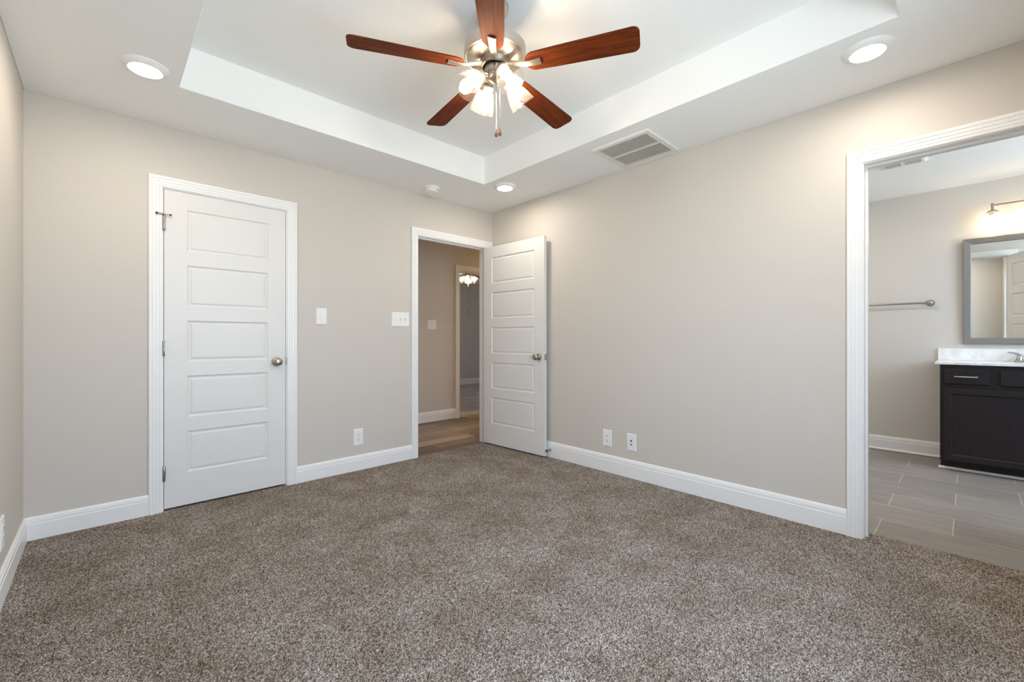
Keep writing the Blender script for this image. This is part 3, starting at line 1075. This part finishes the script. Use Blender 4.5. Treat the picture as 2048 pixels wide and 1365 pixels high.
# ------------------------------------------------------------------ bathroom things
tb = empty('towel_bar', (X1, -2.95, 1.43), 'nickel towel bar on the bathroom wall left of the mirror', 'towel bar')
for s in (-1, 1):
    M = Matrix.Translation((0, s * 0.306, 0)) @ Matrix.Rotation(-PI / 2, 4, 'Y')
    MB().lathe([(0, 0), (0.029, 0), (0.030, 0.004), (0.026, 0.012), (0.016, 0.020), (0.012, 0.030), (0.0125, 0.050), (0.015, 0.056), (0.015, 0.066), (0.009, 0.071), (0, 0.072)], 28, M).build('post', NICKEL, tb, True)
MB().tube([(-0.060, -0.306, 0), (-0.060, 0.306, 0)], 0.0085, 16).build('bar', NICKEL, tb, True)

# framed mirror, hung leaning very slightly forward
MY0, MY1, MZ0, MZ1 = -4.35, -3.466, 1.051, 1.981
mt = math.radians(0.8)
mi = empty('mirror', (X1 - 0.004, 0, MZ0), 'pewter framed mirror above the bathroom vanity', 'mirror', rot=(0, -mt, 0))
hgt = MZ1 - MZ0
mb = MB()
fo = [(MY0, 0), (MY1, 0), (MY1, hgt), (MY0, hgt)]
cy, cz = (MY0 + MY1) / 2, hgt / 2


def mring(i, d):
    return [(-d, y - math.copysign(i, y - cy), z - math.copysign(i, z - cz)) for y, z in fo]


mb.loops([mring(0, 0.0), mring(0, 0.024), mring(0.004, 0.027), mring(0.046, 0.020), mring(0.050, 0.018), mring(0.052, 0.007)], True)
mb.build('frame', MFRAME, mi)
MB().box(-0.009, -0.003, MY0 + 0.04, MY1 - 0.04, 0.04, hgt - 0.04).build('mirror_glass', MIRROR, mi)

# vanity cabinet
VY0, VY1 = -4.66, -3.335
FX = 2.09
va = empty('vanity_cabinet', (FX, VY1, 0), 'dark espresso bathroom vanity cabinet under the white countertop', 'cabinet')


def V(mb, x0, x1, y0, y1, z0, z1):
    mb.box(x0 - FX, x1 - FX, y0 - VY1, y1 - VY1, z0, z1)


mb = MB()
V(mb, FX, X1 - 0.022, VY0, VY1, 0.080, 0.880)
mb.build('body', ESPRESSO, va, bevel=0.0015)
mb = MB()
V(mb, 2.166, X1 - 0.03, VY0 + 0.002, VY1 - 0.002, 0.0, 0.080)
mb.build('toe_kick', ESPRESSO, va)


def slab_front(name, y0, y1, z0, z1):
    mb = MB()
    w = 0.004
    o = [(y0 - VY1, z0), (y1 - VY1, z0), (y1 - VY1, z1), (y0 - VY1, z1)]
    c_y, c_z = (y0 + y1) / 2 - VY1, (z0 + z1) / 2
    rr = lambda i, d: [(-d, y - math.copysign(i, y - c_y), z - math.copysign(i, z - c_z)) for y, z in o]
    mb.loops([rr(0, 0), rr(0, 0.013), rr(0.005, 0.0185)], True, True, True)
    return mb.build(name, ESPRESSO, va)


def shaker(name, y0, y1, z0, z1):
    mb = MB()
    o = [(y0 - VY1, z0), (y1 - VY1, z0), (y1 - VY1, z1), (y0 - VY1, z1)]
    c_y, c_z = (y0 + y1) / 2 - VY1, (z0 + z1) / 2
    rr = lambda i, d: [(-d, y - math.copysign(i, y - c_y), z - math.copysign(i, z - c_z)) for y, z in o]
    mb.loops([rr(0, 0), rr(0, 0.016), rr(0.003, 0.0185), rr(0.044, 0.0185), rr(0.050, 0.014), rr(0.053, 0.0095)], True, True, True)
    return mb.build(name, ESPRESSO, va)


def pull(parent, yc, z, ln=0.135):
    y = yc - VY1
    mb = MB()
    st = []
    for i in range(9):
        t = i / 8
        st.append(((-0.0185 - 0.022 - 0.008 * math.sin(PI * t)), y - ln / 2 + ln * t))
    rings = [[(x - 0.004, yy, z - 0.0055), (x + 0.004, yy, z - 0.0065), (x + 0.004, yy, z + 0.0065), (x - 0.004, yy, z + 0.0055)] for x, yy in st]
    mb.loops(rings, True, True, True)
    for s in (-1, 1):
        yy = y + s * (ln / 2 - 0.008)
        mb.box(-0.044, -0.018, yy - 0.005, yy + 0.005, z - 0.006, z + 0.006)
    return mb.build('pull_handle', CHROME, parent, bevel=0.0015)


dr = slab_front('drawer', -3.612, -3.359, 0.722, 0.845)
pull(dr, -3.485, 0.786)
slab_front('false_drawer_front', -4.325, -3.669, 0.722, 0.845)
dr2 = slab_front('drawer', -4.635, -4.382, 0.722, 0.845)
pull(dr2, -4.508, 0.786)
shaker('cabinet_door', -3.992, -3.356, 0.090, 0.686)
shaker('cabinet_door', -4.636, -4.002, 0.090, 0.686)
mb = MB()
q = [(0.0, 0), (0.013, 0), (0.012, 0.008), (0.006, 0.016), (0, 0.019)]
mb.loops([[(2.166 - d, y, z) for d, z in q] for y in (VY0, VY1 + 0.012)], True, True, True)
tag(mb.build('trim_vanity_shoe', TRIM), 'white shoe moulding along the vanity toe kick', None, None, 'structure')

# countertop with backsplash
ct = empty('vanity_countertop', (2.07, -3.303, 0.880), 'white marbled countertop on the dark bathroom vanity', 'countertop')
MB().box(0, X1 - 2.07, VY0 - 0.02 + 3.303, 0, 0, 0.022).build('slab', MARBLE, ct, bevel=0.004)
bs = MB().box(X1 - 0.022, X1 - 0.001, VY0 - 0.02, -3.306, 0.9025, 1.008).build('backsplash', MARBLE, bevel=0.003)
tag(bs, 'white marbled backsplash strip standing on the countertop under the mirror', 'backsplash')

# centre-set faucet
fz = 0.902
fa = empty('faucet', (2.50, -3.842, fz), 'brushed nickel two handle faucet on the vanity countertop', 'faucet')
pts = [(0.026 * math.cos(2 * PI * i / 32), math.copysign(0.052, math.sin(2 * PI * i / 32)) + 0.030 * math.sin(2 * PI * i / 32)) for i in range(32)]
MB().loops([[(x, y, 0) for x, y in pts], [(x, y, 0.007) for x, y in pts], [(x * 0.85, y * 0.93, 0.013) for x, y in pts]], True, True, True).build('base_plate', NICKEL, fa, True)
for s in (-1, 1):
    mb = MB()
    mb.lathe([(0.022, 0.010), (0.021, 0.022), (0.016, 0.040), (0.012, 0.048), (0, 0.050)], 24, Matrix.Translation((0, s * 0.052, 0)))
    mb.tube([(0, s * 0.040, 0.030), (0, s * 0.050, 0.052), (0, s * 0.066, 0.068), (0, s * 0.090, 0.077), (0, s * 0.118, 0.079)], [0.014, 0.012, 0.009, 0.006, 0.0045], 12)
    mb.build('lever_handle', NICKEL, fa, True)
mb = MB()
mb.tube([(0.004, 0, 0.008), (0.0, 0, 0.05), (-0.012, 0, 0.088), (-0.04, 0, 0.106), (-0.075, 0, 0.104), (-0.105, 0, 0.085), (-0.112, 0, 0.070)], [0.017, 0.015, 0.013, 0.012, 0.0115, 0.011, 0.0105], 16)
mb.build('spout', NICKEL, fa, True)

# vanity light: straight bar with glass cylinder lamps
LY = [-3.640, -3.846, -4.052, -4.258]
VC = -3.949
LX = 2.50
vl = empty('vanity_light', (X1, VC, 2.236), 'nickel bar vanity light with clear glass cylinder shades above the mirror', 'wall light')
M = Matrix.Rotation(-PI / 2, 4, 'Y')
MB().lathe([(0, 0), (0.058, 0), (0.060, 0.006), (0.055, 0.018), (0.015, 0.022), (0.010, 0.03), (0.009, 0.098), (0, 0.1)], 32, M).build('wall_plate', NICKEL, vl, True)
MB().tube([(LX - X1, LY[0] - VC, 0), (LX - X1, LY[-1] - VC, 0)], 0.0065, 12).build('bar', NICKEL, vl, True)
for y in LY:
    M = Matrix.Translation((LX - X1, y - VC, 0))
    mb = MB()
    mb.lathe([(0, 0.018), (0.008, 0.018), (0.0085, 0.015), (0.0085, -0.035), (0.012, -0.040), (0.030, -0.048), (0.036, -0.058), (0.034, -0.060), (0.02, -0.060), (0.019, -0.064), (0.019, -0.088), (0.017, -0.090), (0, -0.090)], 24, M)
    sk = mb.build('socket', NICKEL, vl, True)
    MB().lathe([(0.034, -0.056), (0.044, -0.060), (0.0475, -0.068), (0.0475, -0.195), (0.0455, -0.195), (0.0455, -0.069), (0.043, -0.063), (0.034, -0.060)], 36, M).build('glass_shade', CLEARG, sk, True)
    MB().lathe([(0, -0.088), (0.012, -0.090), (0.015, -0.100), (0.026, -0.118), (0.029, -0.132), (0.025, -0.146), (0.014, -0.156), (0, -0.159)], 24, M).build('bulb', VBULB, sk, True)
